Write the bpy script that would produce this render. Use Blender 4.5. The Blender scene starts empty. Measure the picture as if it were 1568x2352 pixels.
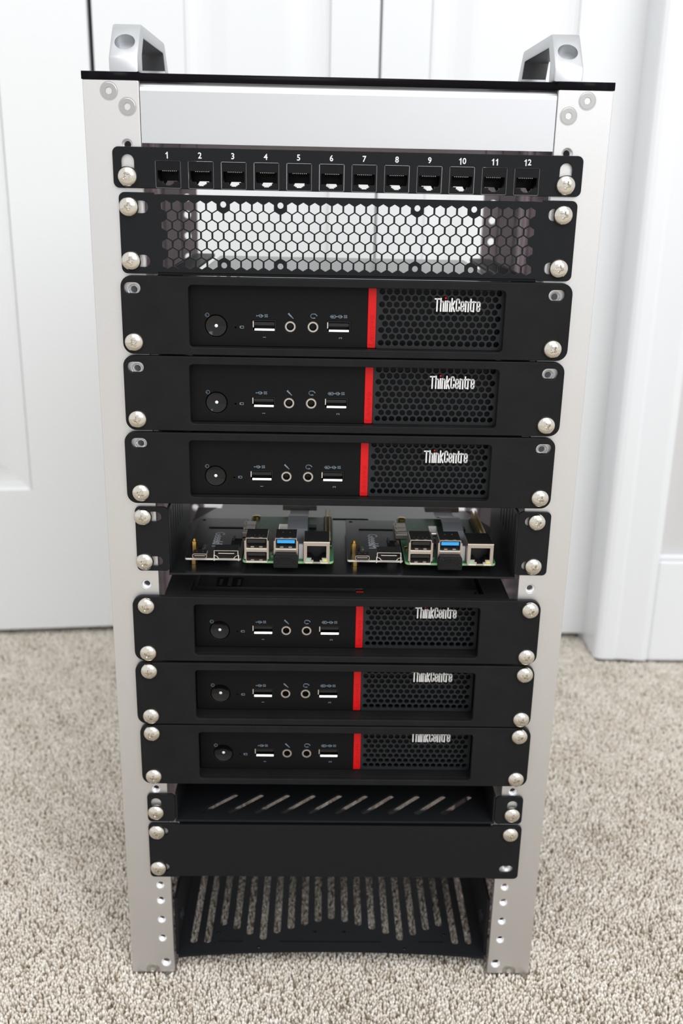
import bpy, bmesh, math, random
import numpy as np
from mathutils import Matrix, Vector

# ------------------------------------------------------------------ camera, light, exposure
SC = bpy.context.scene
COL = SC.collection
S = 0.001                      # everything below is written in millimetres
Z0 = 550.0                     # height of the first rack hole above the carpet top


def P(x, y, z):
    return Vector((x * S, y * S, (z + Z0) * S))


FPX, YAW, PITCH, ROLL = 2319.13, 0.0216204, 0.3213386, -0.0206122
CX, CY, CZ = -12.02, -576.36, -13.619
cy_, sy_, cp_, sp_ = math.cos(YAW), math.sin(YAW), math.cos(PITCH), math.sin(PITCH)
fw = Vector((sy_ * cp_, cy_ * cp_, -sp_))
rt = Vector((cy_, -sy_, 0))
dn = fw.cross(rt)
c_, s_ = math.cos(ROLL), math.sin(ROLL)
r2, d2 = c_ * rt + s_ * dn, -s_ * rt + c_ * dn
cam_d = bpy.data.cameras.new('camera')
cam = bpy.data.objects.new('camera', cam_d)
COL.objects.link(cam)
M = Matrix((r2, -d2, -fw)).transposed().to_4x4()
M.translation = P(CX, CY, CZ)
cam.matrix_world = M
cam_d.sensor_fit = 'VERTICAL'
cam_d.sensor_height = 22.3
cam_d.sensor_width = 14.9
cam_d.lens = FPX / 2352 * 22.3
cam_d.clip_start = 0.01
cam_d.dof.use_dof = True
cam_d.dof.focus_distance = 0.58
cam_d.dof.aperture_fstop = 4.9
cam_d.dof.aperture_blades = 7
SC.camera = cam

world = bpy.data.worlds.new('room_light')
SC.world = world
world.use_nodes = True
bg = world.node_tree.nodes['Background']
bg.inputs[0].default_value = (0.97, 0.985, 1.0, 1)
bg.inputs[1].default_value = 0.95


def area(name, loc, target, sx, sy, power, col):
    l = bpy.data.lights.new(name, 'AREA')
    l.shape = 'RECTANGLE'
    l.size, l.size_y = sx, sy
    l.energy = power
    l.color = col
    o = bpy.data.objects.new(name, l)
    COL.objects.link(o)
    o.location = loc
    o.rotation_euler = (Vector(target) - Vector(loc)).to_track_quat('-Z', 'Y').to_euler()
    return o


area('ceiling_light', (0.15, -1.25, 2.45), (0.0, 0.15, 0.1), 2.2, 1.8, 24, (1.0, 0.99, 0.975))
area('window_light', (1.5, -2.8, 2.05), (0.0, 0.3, 0.2), 2.4, 1.6, 40, (0.93, 0.965, 1.0))

SC.view_settings.view_transform = 'Standard'
SC.view_settings.look = 'None'
SC.view_settings.exposure = 0.0
SC.view_settings.gamma = 1.0
SC.view_settings.use_curve_mapping = False

random.seed(4)
RNG = np.random.default_rng(7)

# ------------------------------------------------------------------ materials


def mat(name, col, rough=0.5, metal=0.0, bump=None, var=None, emit=None, coat=0.0, spec=None):
    """bump=(scale, strength), var=(scale, amount) gives fine colour variation"""
    m = bpy.data.materials.new(name)
    m.use_nodes = True
    nt = m.node_tree
    b = nt.nodes['Principled BSDF']
    b.inputs['Base Color'].default_value = (*col, 1)
    b.inputs['Roughness'].default_value = rough
    b.inputs['Metallic'].default_value = metal
    b.inputs['Coat Weight'].default_value = coat
    if spec is not None:
        b.inputs['Specular IOR Level'].default_value = spec
    if emit:
        b.inputs['Emission Color'].default_value = (*emit[0], 1)
        b.inputs['Emission Strength'].default_value = emit[1]
    tc = nt.nodes.new('ShaderNodeTexCoord')
    if bump:
        n = nt.nodes.new('ShaderNodeTexNoise')
        n.inputs['Scale'].default_value = bump[0]
        n.inputs['Detail'].default_value = 3
        nt.links.new(tc.outputs['Object'], n.inputs['Vector'])
        bp = nt.nodes.new('ShaderNodeBump')
        bp.inputs['Strength'].default_value = bump[1]
        bp.inputs['Distance'].default_value = 0.0003
        nt.links.new(n.outputs[0], bp.inputs['Height'])
        nt.links.new(bp.outputs[0], b.inputs['Normal'])
    if var:
        n = nt.nodes.new('ShaderNodeTexNoise')
        n.inputs['Scale'].default_value = var[0]
        n.inputs['Detail'].default_value = 4
        nt.links.new(tc.outputs['Object'], n.inputs['Vector'])
        r = nt.nodes.new('ShaderNodeMapRange')
        r.inputs['From Min'].default_value = 0.3
        r.inputs['From Max'].default_value = 0.7
        r.inputs['To Min'].default_value = 1 - var[1]
        r.inputs['To Max'].default_value = 1 + var[1]
        nt.links.new(n.outputs[0], r.inputs['Value'])
        mx = nt.nodes.new('ShaderNodeMix')
        mx.data_type = 'RGBA'
        mx.blend_type = 'MULTIPLY'
        mx.inputs[0].default_value = 1
        mx.inputs[6].default_value = (*col, 1)
        nt.links.new(r.outputs[0], mx.inputs[7])
        nt.links.new(mx.outputs[2], b.inputs['Base Color'])
    return m


ALU = mat('sandblasted_aluminium', (0.69, 0.68, 0.68), 0.44, 0.92, bump=(5200, 0.22), var=(2600, 0.07))
ALU_LIT = mat('lightened_aluminium', (0.86, 0.81, 0.825), 0.6, 0.1, bump=(5200, 0.15))  # paler copy of the post metal, brightening the dim rack interior
ALU_P = mat('silver_panel', (0.65, 0.655, 0.67), 0.40, 0.92, bump=(5200, 0.15))
HANDLE = mat('handle_aluminium', (0.56, 0.57, 0.585), 0.36, 0.85, bump=(5200, 0.08))
STEEL = mat('nickel_plated_steel', (0.70, 0.66, 0.59), 0.17, 1.0, bump=(300, 0.05))
BOLT = mat('stainless_bolt', (0.5, 0.49, 0.48), 0.3, 1.0)
SHINY = mat('connector_steel', (0.86, 0.83, 0.78), 0.2, 1.0)
CONN = mat('connector_shell', (0.50, 0.44, 0.39), 0.33, 0.9)
RIMM = mat('cutout_edge', (0.30, 0.29, 0.28), 0.4, 0.7)
RING = mat('jack_ring', (0.58, 0.54, 0.48), 0.3, 0.9)
POWDER = mat('black_powder_coat', (0.0125, 0.0132, 0.0148), 0.38, 0.0, bump=(1800, 0.18), spec=0.1)
TRAYM = mat('satin_black_tray', (0.008, 0.0085, 0.0095), 0.24, 0.0, bump=(1500, 0.05), spec=0.55)
PRINTED = mat('black_printed_plastic', (0.0135, 0.0135, 0.014), 0.42, 0.0, bump=(900, 0.15), var=(60, 0.12), spec=0.08)
PCBLK = mat('computer_black', (0.0068, 0.0068, 0.0072), 0.5, 0.0, bump=(2500, 0.15), spec=0.1)
LID = mat('computer_lid', (0.009, 0.009, 0.01), 0.22, 0.0, bump=(1500, 0.04))
GRILLE = mat('grille_black', (0.019, 0.021, 0.0235), 0.42, 0.0, spec=0.2)
GLOSS = mat('gloss_black', (0.003, 0.003, 0.0035), 0.1, 0.0, spec=0.4)
INK = mat('port_black', (0.004, 0.004, 0.005), 0.5)
RED = mat('red_plastic', (0.62, 0.006, 0.008), 0.4, spec=0.25)
WHITE = mat('white_print', (0.82, 0.83, 0.86), 0.5)
LOGO = mat('silver_lettering', (0.84, 0.84, 0.84), 0.35, 0.15)
ICON = mat('blue_grey_print', (0.16, 0.22, 0.27), 0.6)
LAMP = mat('indicator_white', (0.85, 0.9, 0.95), 0.3)
ACRYL = mat('black_acrylic', (0.004, 0.003, 0.005), 0.25, spec=0.08)
SIDE = bpy.data.materials.new('smoked_acrylic')
SIDE.use_nodes = True
_nt = SIDE.node_tree
_nt.nodes.remove(_nt.nodes['Principled BSDF'])
_tr, _gl = _nt.nodes.new('ShaderNodeBsdfTransparent'), _nt.nodes.new('ShaderNodeBsdfGlossy')
_tr.inputs['Color'].default_value = (0.80, 0.75, 0.775, 1)
_gl.inputs['Roughness'].default_value = 0.12
_fr, _mx = _nt.nodes.new('ShaderNodeFresnel'), _nt.nodes.new('ShaderNodeMixShader')
_fr.inputs['IOR'].default_value = 1.12
_nt.links.new(_fr.outputs[0], _mx.inputs[0])
_nt.links.new(_tr.outputs[0], _mx.inputs[1])
_nt.links.new(_gl.outputs[0], _mx.inputs[2])
_nt.links.new(_mx.outputs[0], _nt.nodes['Material Output'].inputs['Surface'])
THREAD = mat('thread_glint', (0.95, 0.95, 0.97), 0.3, 0.75)  # paler than the post metal so the holes look lit
GREEN = mat('green_circuit_board', (0.03, 0.20, 0.085), 0.4, var=(400, 0.25))
GEDGE = mat('circuit_board_edge', (0.30, 0.55, 0.26), 0.55)
BPCB = mat('black_circuit_board', (0.006, 0.007, 0.009), 0.3)
PCBEDGE = mat('board_edge_grey', (0.62, 0.6, 0.55), 0.55)
BRASS = mat('brass', (0.75, 0.48, 0.16), 0.3, 1.0)
GOLD = mat('gold_pins', (0.85, 0.72, 0.45), 0.25, 1.0)
BLUE = mat('blue_plastic', (0.03, 0.36, 0.80), 0.4)
RIBBON = mat('grey_ribbon', (0.42, 0.44, 0.48), 0.4)
BROWN = mat('brown_grey_film', (0.26, 0.23, 0.2), 0.5)
LEDG = mat('green_lens', (0.25, 0.55, 0.38), 0.3)
LEDY = mat('yellow_lens', (0.62, 0.66, 0.16), 0.3)
DOORW = mat('white_door_paint', (0.825, 0.84, 0.85), 0.3, bump=(60, 0.05))
TRIMW = mat('white_trim_paint', (0.84, 0.855, 0.875), 0.35)
WALLP = mat('pale_wall_paint', (0.65, 0.64, 0.64), 0.75, bump=(400, 0.2))
PINW = mat('white_bracket', (0.7, 0.72, 0.74), 0.4)
CLOSETP = mat('closet_paint', (0.5, 0.5, 0.48), 0.8)  # one even grey for the closet walls and ceiling


def carpet_material(name, attr):
    m = bpy.data.materials.new(name)
    m.use_nodes = True
    nt = m.node_tree
    b = nt.nodes['Principled BSDF']
    b.inputs['Roughness'].default_value = 0.95
    b.inputs['Specular IOR Level'].default_value = 0.1
    ramp = nt.nodes.new('ShaderNodeValToRGB')
    e = ramp.color_ramp.elements
    e[0].position, e[0].color = 0.0, (0.27, 0.215, 0.145, 1)
    e[1].position, e[1].color = 1.0, (0.95, 0.915, 0.85, 1)
    for p_, c in ((0.16, (0.48, 0.415, 0.325, 1)), (0.34, (0.72, 0.655, 0.56, 1)), (0.7, (0.85, 0.795, 0.71, 1))):
        n_ = e.new(p_)
        n_.color = c
    if attr:
        a = nt.nodes.new('ShaderNodeAttribute')
        a.attribute_name = 'yarn'
        nt.links.new(a.outputs['Fac'], ramp.inputs[0])
    else:
        tc = nt.nodes.new('ShaderNodeTexCoord')
        v = nt.nodes.new('ShaderNodeTexNoise')
        v.inputs['Scale'].default_value = 420
        v.inputs['Detail'].default_value = 2
        nt.links.new(tc.outputs['Object'], v.inputs['Vector'])
        mr = nt.nodes.new('ShaderNodeMapRange')
        mr.inputs['From Min'].default_value = 0.3
        mr.inputs['From Max'].default_value = 0.7
        nt.links.new(v.outputs[0], mr.inputs['Value'])
        nt.links.new(mr.outputs[0], ramp.inputs[0])
        bp = nt.nodes.new('ShaderNodeBump')
        bp.inputs['Distance'].default_value = 0.004
        nt.links.new(v.outputs[0], bp.inputs['Height'])
        nt.links.new(bp.outputs[0], b.inputs['Normal'])
    nt.links.new(ramp.outputs[0], b.inputs['Base Color'])
    return m


YARN = carpet_material('carpet_yarn', True)
BACKING = carpet_material('carpet_floor', False)

# ------------------------------------------------------------------ geometry helpers


def empty(name, loc, label=None, cat=None, group=None):
    o = bpy.data.objects.new(name, None)
    COL.objects.link(o)
    o.location = loc
    o.empty_display_size = 0.02
    tag(o, label, cat, group)
    return o


def tag(o, label=None, cat=None, group=None, kind=None):
    for k, v in (('label', label), ('category', cat), ('group', group), ('kind', kind)):
        if v:
            o[k] = v
    return o


def link(name, me, m, parent=None, loc=(0, 0, 0), label=None):
    o = bpy.data.objects.new(name, me)
    COL.objects.link(o)
    if m and not me.materials:
        me.materials.append(m)
    o.location = Vector(loc) * S
    if parent:
        o.parent = parent
    if label:
        o['label'] = label
    return o


def copy_tree(o, parent=None):
    c = o.copy()
    COL.objects.link(c)
    if parent:
        c.parent = parent
    for ch in list(o.children):
        copy_tree(ch, c)
    return c


class MB:
    """collects simple solids (mm) and links them as ONE mesh object"""

    def __init__(s):
        s.v, s.f = [], []

    def add(s, vs, fs):
        n = len(s.v)
        s.v += [tuple(p) for p in vs]
        s.f += [tuple(i + n for i in q) for q in fs]
        return s

    def box(s, x0, x1, y0, y1, z0, z1):
        v = [(x, y, z) for x in (x0, x1) for y in (y0, y1) for z in (z0, z1)]
        return s.add(v, [(0, 1, 3, 2), (4, 6, 7, 5), (0, 4, 5, 1), (2, 3, 7, 6), (0, 2, 6, 4), (1, 5, 7, 3)])

    def lathe(s, prof, n=24, c=(0, 0, 0), axis='y'):
        """prof [(r, h)], h along -Y for axis 'y', along +Z for axis 'z'"""
        vs, fs = [], []
        for r, h in prof:
            for k in range(n):
                a = 2 * math.pi * k / n
                if axis == 'y':
                    vs.append((c[0] + r * math.cos(a), c[1] - h, c[2] + r * math.sin(a)))
                else:
                    vs.append((c[0] + r * math.cos(a), c[1] + r * math.sin(a), c[2] + h))
        for i in range(len(prof) - 1):
            for k in range(n):
                a, b = i * n + k, i * n + (k + 1) % n
                fs.append((a, b, b + n, a + n))
        if prof[0][0] > 1e-6:
            fs.append(tuple(range(n - 1, -1, -1)))
        if prof[-1][0] > 1e-6:
            fs.append(tuple((len(prof) - 1) * n + k for k in range(n)))
        return s.add(vs, fs)

    def tube(s, r0, r1, h0, h1, n=24, c=(0, 0, 0)):
        """ring along Y: inner r0 outer r1 from depth h0 to h1 (closed)"""
        vs, fs = [], []
        pr = [(r0, h0), (r1, h0), (r1, h1), (r0, h1)]
        for r, h in pr:
            for k in range(n):
                a = 2 * math.pi * k / n
                vs.append((c[0] + r * math.cos(a), c[1] + h, c[2] + r * math.sin(a)))
        for i in range(4):
            for k in range(n):
                j = (i + 1) % 4
                fs.append((i * n + k, i * n + (k + 1) % n, j * n + (k + 1) % n, j * n + k))
        return s.add(vs, fs)

    def mesh(s, me, f=lambda p: p):
        vs = [f(v.co / S) for v in me.vertices]
        return s.add(vs, [tuple(p.vertices) for p in me.polygons])

    def stroke(s, pts, w, y, t=0.06):
        """flat printed line in the XZ plane"""
        for (x0, z0), (x1, z1) in zip(pts, pts[1:]):
            d = Vector((x1 - x0, z1 - z0))
            if d.length < 1e-6:
                continue
            d.normalize()
            nx, nz = -d.y * w / 2, d.x * w / 2
            ex, ez = d.x * w * 0.3, d.y * w * 0.3
            q = [(x0 - ex + nx, z0 - ez + nz), (x0 - ex - nx, z0 - ez - nz), (x1 + ex - nx, z1 + ez - nz), (x1 + ex + nx, z1 + ez + nz)]
            vs = [(a, y, b) for a, b in q] + [(a, y - t, b) for a, b in q]
            s.add(vs, [(0, 1, 2, 3), (7, 6, 5, 4), (0, 4, 5, 1), (1, 5, 6, 2), (2, 6, 7, 3), (3, 7, 4, 0)])
        return s

    def data(s, name, smooth=False):
        me = bpy.data.meshes.new(name)
        me.from_pydata([(x * S, y * S, z * S) for x, y, z in s.v], [], s.f)
        bm = bmesh.new()
        bm.from_mesh(me)
        bmesh.ops.recalc_face_normals(bm, faces=bm.faces)
        bm.to_mesh(me)
        bm.free()
        if smooth:
            shade(me)
        return me

    def build(s, name, m, parent=None, bevel=0, smooth=False, label=None, loc=(0, 0, 0)):
        o = link(name, s.data(name, smooth), m, parent, loc, label)
        if bevel:
            bv(o, bevel)
        return o


def shade(me, ang=35):
    for p in me.polygons:
        p.use_smooth = True
    me.set_sharp_from_angle(angle=math.radians(ang))


def bv(o, w, seg=2):
    b = o.modifiers.new('bevel', 'BEVEL')
    b.width = w * S
    b.segments = seg
    b.limit_method = 'ANGLE'
    b.angle_limit = math.radians(40)
    return o


def rrect(x0, x1, z0, z1, r, n=6):
    pts = []
    r = min(r, (x1 - x0) / 2 - 1e-4, (z1 - z0) / 2 - 1e-4)
    for cx, cz, a0 in ((x1 - r, z1 - r, 0), (x0 + r, z1 - r, 90), (x0 + r, z0 + r, 180), (x1 - r, z0 + r, 270)):
        for k in range(n + 1):
            a = math.radians(a0 + 90 * k / n)
            pts.append((cx + r * math.cos(a), cz + r * math.sin(a)))
    return pts


def circ(x, z, r, n=20, a0=0.0):
    return [(x + r * math.cos(a0 + 2 * math.pi * k / n), z + r * math.sin(a0 + 2 * math.pi * k / n)) for k in range(n)]


def shape(outer, holes, thick, bevel=0.0, map_='xz'):
    """extruded outline with holes; front face at 0, body behind (y>0), or z<0 for 'xy', x>0 for 'yz'"""
    cu = bpy.data.curves.new('outline', 'CURVE')
    cu.dimensions = '2D'
    cu.fill_mode = 'BOTH'
    cu.extrude = (thick / 2 - bevel)
    cu.bevel_depth = bevel
    cu.bevel_resolution = 1
    cu.offset = -bevel
    for pts in ([outer] if outer and not isinstance(outer[0][0], (tuple, list)) else outer) + list(holes):
        sp = cu.splines.new('POLY')
        sp.points.add(len(pts) - 1)
        for p, (a, b) in zip(sp.points, pts):
            p.co = (a, b, 0, 1)
        sp.use_cyclic_u = True
    ob = bpy.data.objects.new('outline', cu)
    me = bpy.data.meshes.new_from_object(ob)
    bpy.data.objects.remove(ob)
    bpy.data.curves.remove(cu)
    h = thick / 2
    for v in me.vertices:
        a, b, c = v.co
        if map_ == 'xz':
            v.co = (a * S, (h - c) * S, b * S)
        elif map_ == 'xy':
            v.co = (a * S, b * S, (c - h) * S)
        else:
            v.co = ((c + h) * S, a * S, b * S)
    bm = bmesh.new()
    bm.from_mesh(me)
    bmesh.ops.remove_doubles(bm, verts=bm.verts, dist=1e-6)
    bmesh.ops.recalc_face_normals(bm, faces=bm.faces)
    bm.to_mesh(me)
    bm.free()
    me.name = 'shape'
    return me


def text_mesh(body, size, thick=0.06, sx=1.0, bold=0.0, align='CENTER', font_space=1.0):
    """text lying in X (reading) / Z (up), front at y=0, returned in metres"""
    cu = bpy.data.curves.new('lettering', 'FONT')
    cu.body = body
    cu.size = size
    cu.align_x = align
    cu.align_y = 'CENTER'
    cu.extrude = thick / 2
    cu.offset = bold
    cu.space_character = font_space
    cu.resolution_u = 3
    ob = bpy.data.objects.new('lettering', cu)
    me = bpy.data.meshes.new_from_object(ob)
    bpy.data.objects.remove(ob)
    bpy.data.curves.remove(cu)
    for v in me.vertices:
        a, b, c = v.co
        v.co = (a * sx * S, -(c + thick / 2) * S, b * S)
    return me


def moved(dx=0, dy=0, dz=0, rot=0):
    """rotate in XZ by rot degrees, then shift"""
    a = math.radians(rot)
    ca, sa = math.cos(a), math.sin(a)
    return lambda p: (p[0] * ca - p[2] * sa + dx, p[1] + dy, p[0] * sa + p[2] * ca + dz)


def hz(n, h):                     # z of hole h in rack unit n
    return -(44.45 * (n - 1) + (0, 15.875, 31.75)[h - 1])


HX = 118.26
HOLES = [hz(n, h) for n in range(1, 13) for h in (1, 2, 3)]

# ------------------------------------------------------------------ screws (shared mesh)


def screw_mesh():
    R, Hh = 5.45, 4.0
    n = 48
    radii = [0.0, 0.35, 0.7, 1.0, 1.25, 1.5, 1.75, 2.0, 2.3, 2.8, 3.4, 4.1, 4.7, 5.15, 5.4, R]

    def dome(r):
        t = min(r / R, 1.0)
        return Hh * math.sqrt(max(0.0, 1 - t ** 2.15)) * 0.82 + 0.45
    vs, fs = [], []
    for i, r in enumerate(radii):
        for k in range(n):
            a = 2 * math.pi * k / n
            x, z = r * math.cos(a), r * math.sin(a)
            h = dome(r)
            u, w = abs(x), abs(z)
            if min(u, w) < 0.5 and max(u, w) < 2.15:
                h -= 1.7 if max(u, w) < 1.3 else 1.2
            elif max(u, w) < 0.95:
                h -= 0.7
            vs.append((x, -h, z))
    for i in range(len(radii) - 1):
        for k in range(n):
            a, b = i * n + k, i * n + (k + 1) % n
            fs.append((a, b, b + n, a + n))
    m = MB().add(vs, fs)
    m.lathe([(R, 0.46), (R, 0.0), (2.6, 0.0), (2.6, -4.5)], n)
    me = m.data('screw')
    shade(me, 40)
    me.materials.append(STEEL)
    return me


SCREW = screw_mesh()


def screw(parent, x, y, z):
    o = bpy.data.objects.new('screw', SCREW)
    COL.objects.link(o)
    o.parent = parent
    o.location = (x * S, y * S, z * S)
    o.rotation_euler = (0, random.uniform(0, 6.28), 0)
    return o


# ------------------------------------------------------------------ the room
def struct(o):
    o['kind'] = 'structure'
    return o


FZ = -556.0
fl = MB().box(-2500, 2500, -3000, 2000, FZ - 20, FZ)
for v in range(len(fl.v)):
    x, y, z = fl.v[v]
    fl.v[v] = (x, y, z + Z0)
struct(fl.build('floor', BACKING))


def room_box(name, m, *boxes, bevel=0):
    b = MB()
    for (x0, x1, y0, y1, z0, z1) in boxes:
        b.box(x0, x1, y0, y1, z0 + Z0, z1 + Z0)
    return struct(b.build(name, m, bevel=bevel))


DOORX0, DOORX1, DTOP = -870.0, 345.0, 1492.0
room_box('wall_back', WALLP, (379, 2500, 506, 620, FZ, 1900), (-2500, DOORX0 - 60, 506, 620, FZ, 1900),
         (DOORX0 - 60, 379, 506, 620, DTOP + 60, 1900))
room_box('wall_closet_back', CLOSETP, (-1300, 800, 1150, 1170, FZ, 1900))
room_box('wall_closet_left', CLOSETP, (-1320, -1300, 620, 1170, FZ, 1900))
room_box('wall_closet_right', CLOSETP, (800, 820, 620, 1170, FZ, 1900))
room_box('ceiling', CLOSETP, (-1320, 820, 506, 1170, 1900, 1920))
# casing (moulded profile) and baseboards


def casing_profile(x0, x1, flip=False):
    w = x1 - x0
    pr = [(0, 605), (0, 503), (1.5, 499), (5, 496.5), (10, 495.2), (22, 495), (26, 496.2), (40, 494.6), (w - 9, 492.5), (w - 3, 493.2), (w, 496), (w, 506), (12, 506), (12, 605)]
    return [((x1 - a) if flip else (x0 + a), b) for a, b in pr]


def prism_z(pts, z0, z1):
    n = len(pts)
    vs = [(x, y, z0 + Z0) for x, y in pts] + [(x, y, z1 + Z0) for x, y in pts]
    fs = [tuple(range(n)), tuple(range(2 * n - 1, n - 1, -1))] + [(i, (i + 1) % n, n + (i + 1) % n, n + i) for i in range(n)]
    return vs, fs


def bullnose(o, w):
    b = bv(o, w, 4)
    return o


struct(MB().add(*prism_z(casing_profile(312.8, 376.0), -549, DTOP + 2)).build('trim_1', TRIMW))
struct(MB().add(*prism_z(casing_profile(DOORX0 - 60, DOORX0 + 3, True), -549, DTOP + 2)).build('trim_2', TRIMW))
room_box('trim_3', TRIMW, (DOORX0 - 60, 376, 494, 605, DTOP + 2, DTOP + 62), bevel=3)
room_box('baseboard_right', TRIMW, (376, 2500, 494.5, 506, -550, -425), (376, 2500, 498.5, 506, -425, -418.5), bevel=2)
room_box('baseboard_left', TRIMW, (-2500, DOORX0 - 60, 494.5, 506, -550, -425), (-2500, DOORX0 - 60, 498.5, 506, -425, -418.5), bevel=2)

# bifold closet leaves: a frame with openings, each filled by a moulded raised panel
LEAFW, LZ0 = 292.5, -543.0
PANELZ = [(-367, 262), (372, 700), (810, 1380)]


def leaf(name, wide_left, x, y, ang, label):
    xa, xb = (94.0, LEAFW - 51.0) if wide_left else (51.0, LEAFW - 92.5)
    zs = [(a - LZ0, b - LZ0) for a, b in PANELZ]
    me = shape(rrect(0, LEAFW, 0, DTOP - 4 - LZ0, 2), [rrect(xa, xb, a, b, 1, 2) for a, b in zs], 34, 1.5)
    o = struct(link(name, me, DOORW, None))
    o.location = P(x, y, LZ0)
    o.rotation_euler = (0, 0, math.radians(ang))
    o['label'] = label
    for a, b in zs:
        # nested rings: sticking, groove, bevel up to the raised field
        rings = [(0.0, 0.0), (4, 2.6), (11, 4.4), (18, 5.0), (25, 4.7), (33, 3.2), (41, 1.4), (46, 1.0)]
        vs, fs = [], []
        for d, y_ in rings:
            vs += [(xa + d, y_, a + d), (xb - d, y_, a + d), (xb - d, y_, b - d), (xa + d, y_, b - d)]
        for i in range(len(rings) - 1):
            for k in range(4):
                j = (k + 1) % 4
                fs.append((4 * i + k, 4 * i + j, 4 * i + 4 + j, 4 * i + 4 + k))
        t = 4 * (len(rings) - 1)
        fs.append((t, t + 1, t + 2, t + 3))
        pm = MB().add(vs, fs)
        pm.box(xa, xb, 12, 24, a, b)
        pm.build('panel', DOORW, o)
    return o


leaf('door_1', True, -551 - 291, 558, -6.4, 'white raised-panel closet leaf farthest left')
leaf('door_2', False, -256.0 - LEAFW * math.cos(math.radians(6.3)), 558.5 - LEAFW * math.sin(math.radians(6.3)), 6.3, 'white closet leaf left of the dark gap, standing slightly ajar')
leaf('door_3', True, -250.8, 555, 0, 'white raised-panel closet leaf behind the rack')
leaf('door_4', False, 43.6, 554.5, -0.6, 'white closet leaf between the rack and the door casing')
pv = MB().lathe([(3.2, 0), (3.2, 16)], 12, (313.0, 560, -555 + Z0), 'z')
pv.box(307, 320, 554, 572, -543.9 + Z0, -543.0 + Z0)
tag(pv.build('door_pivot', PINW), 'small white pivot pin under the right closet leaf beside the casing', 'door hardware')

# ------------------------------------------------------------------ carpet pile


def carpet():
    def grid(x0, x1, y0, y1, step, jit):
        nx, ny = int((x1 - x0) / step), int((y1 - y0) / step)
        gx, gy = np.meshgrid(np.arange(nx), np.arange(ny))
        px = x0 + (gx + 0.5 * (gy % 2)) * step + RNG.normal(0, jit, gx.shape)
        py = y0 + gy * step + RNG.normal(0, jit, gx.shape)
        return np.stack([px.ravel(), py.ravel()], 1)
    core = grid(-440, 440, -120, 585, 2.05, 0.6)
    core = core[np.abs(core[:, 0]) < 300 + (core[:, 1] + 120) * 0.28]
    outer = grid(-900, 900, -420, 600, 5.2, 1.5)
    inner = (np.abs(outer[:, 0]) < 298 + (outer[:, 1] + 120) * 0.28) & (np.abs(outer[:, 0]) < 440) & (outer[:, 1] > -120) & (outer[:, 1] < 585)
    outer = outer[~inner]

    def ok(p):
        x, y = np.abs(p[:, 0]), p[:, 1]
        post = (x > 110) & (x < 141.2) & (((y > -0.8) & (y < 32)) | ((y > 212) & (y < 244)))
        wall = ((p[:, 0] > 314) & (y > 491)) | ((p[:, 0] < DOORX0) & (y > 492))
        return ~(post | wall)
    core, outer = core[ok(core)], outer[ok(outer)]
    pts = np.concatenate([core, outer])
    sc = np.concatenate([np.ones(len(core)), np.full(len(outer), 2.4)])
    n = len(pts)
    ang = RNG.uniform(0, 6.28, n)
    lean = RNG.normal(0, 1.0, (n, 2)) * sc[:, None]
    low = 0.5 * np.sin(pts[:, 0] * 0.043 + 1.0) * np.sin(pts[:, 1] * 0.051) + 0.4 * np.sin(pts[:, 0] * 0.12 + pts[:, 1] * 0.09)
    hgt = 6.5 + RNG.normal(0, 0.45, n) + low * 0.8
    rad = RNG.uniform(1.05, 1.65, n) * sc
    V = np.zeros((n, 7, 3))
    for k in range(3):
        a = ang + k * 2.0944
        V[:, k, 0] = pts[:, 0] + rad * 0.75 * np.cos(a)
        V[:, k, 1] = pts[:, 1] + rad * 0.75 * np.sin(a)
        V[:, k, 2] = 0
        V[:, 3 + k, 0] = pts[:, 0] + lean[:, 0] * 0.6 + rad * np.cos(a + 0.5)
        V[:, 3 + k, 1] = pts[:, 1] + lean[:, 1] * 0.6 + rad * np.sin(a + 0.5)
        V[:, 3 + k, 2] = hgt * 0.72
    V[:, 6, 0] = pts[:, 0] + lean[:, 0]
    V[:, 6, 1] = pts[:, 1] + lean[:, 1]
    V[:, 6, 2] = hgt
    V[:, :, 2] += FZ + Z0
    F = np.array([(0, 1, 4), (0, 4, 3), (1, 2, 5), (1, 5, 4), (2, 0, 3), (2, 3, 5), (3, 4, 6), (4, 5, 6), (5, 3, 6)])
    idx = (np.arange(n)[:, None, None] * 7 + F[None]).reshape(-1)
    nf = n * 9
    me = bpy.data.meshes.new('carpet_pile')
    me.vertices.add(n * 7)
    me.vertices.foreach_set('co', (V * S).reshape(-1).astype(np.float32))
    me.loops.add(nf * 3)
    me.loops.foreach_set('vertex_index', idx.astype(np.int32))
    me.polygons.add(nf)
    me.polygons.foreach_set('loop_start', (np.arange(nf) * 3).astype(np.int32))
    me.polygons.foreach_set('use_smooth', np.ones(nf, bool))
    at = me.attributes.new('yarn', 'FLOAT', 'POINT')
    tone = np.clip(0.55 + 0.10 * low + RNG.normal(0, 0.22, n), 0, 1)
    at.data.foreach_set('value', np.repeat(tone, 7).astype(np.float32))
    me.update(calc_edges=True)
    o = link('carpet_pile', me, YARN)
    tag(o, 'flecked beige and brown carpet pile covering the floor', 'carpet', kind='stuff')


carpet()

# ------------------------------------------------------------------ the rack
OUT, INN, DEP = 140.4, 110.8, 243.0
TOPZ, BOT = 31.9, -550.0
rack = empty('server_rack', P(0, DEP / 2, BOT), 'tall silver aluminium open rack with two top handles standing on the carpet', 'rack')
RO = (0, -DEP / 2, -BOT)          # offset of the hole datum inside the rack


def rp(me_or_mb, name, m, bevel=0, label=None, dx=0, dy=0, dz=0):
    loc = (RO[0] + dx, RO[1] + dy, RO[2] + dz)
    if isinstance(me_or_mb, MB):
        return me_or_mb.build(name, m, rack, bevel, loc=loc, label=label)
    return link(name, me_or_mb, m, rack, loc, label)


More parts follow.
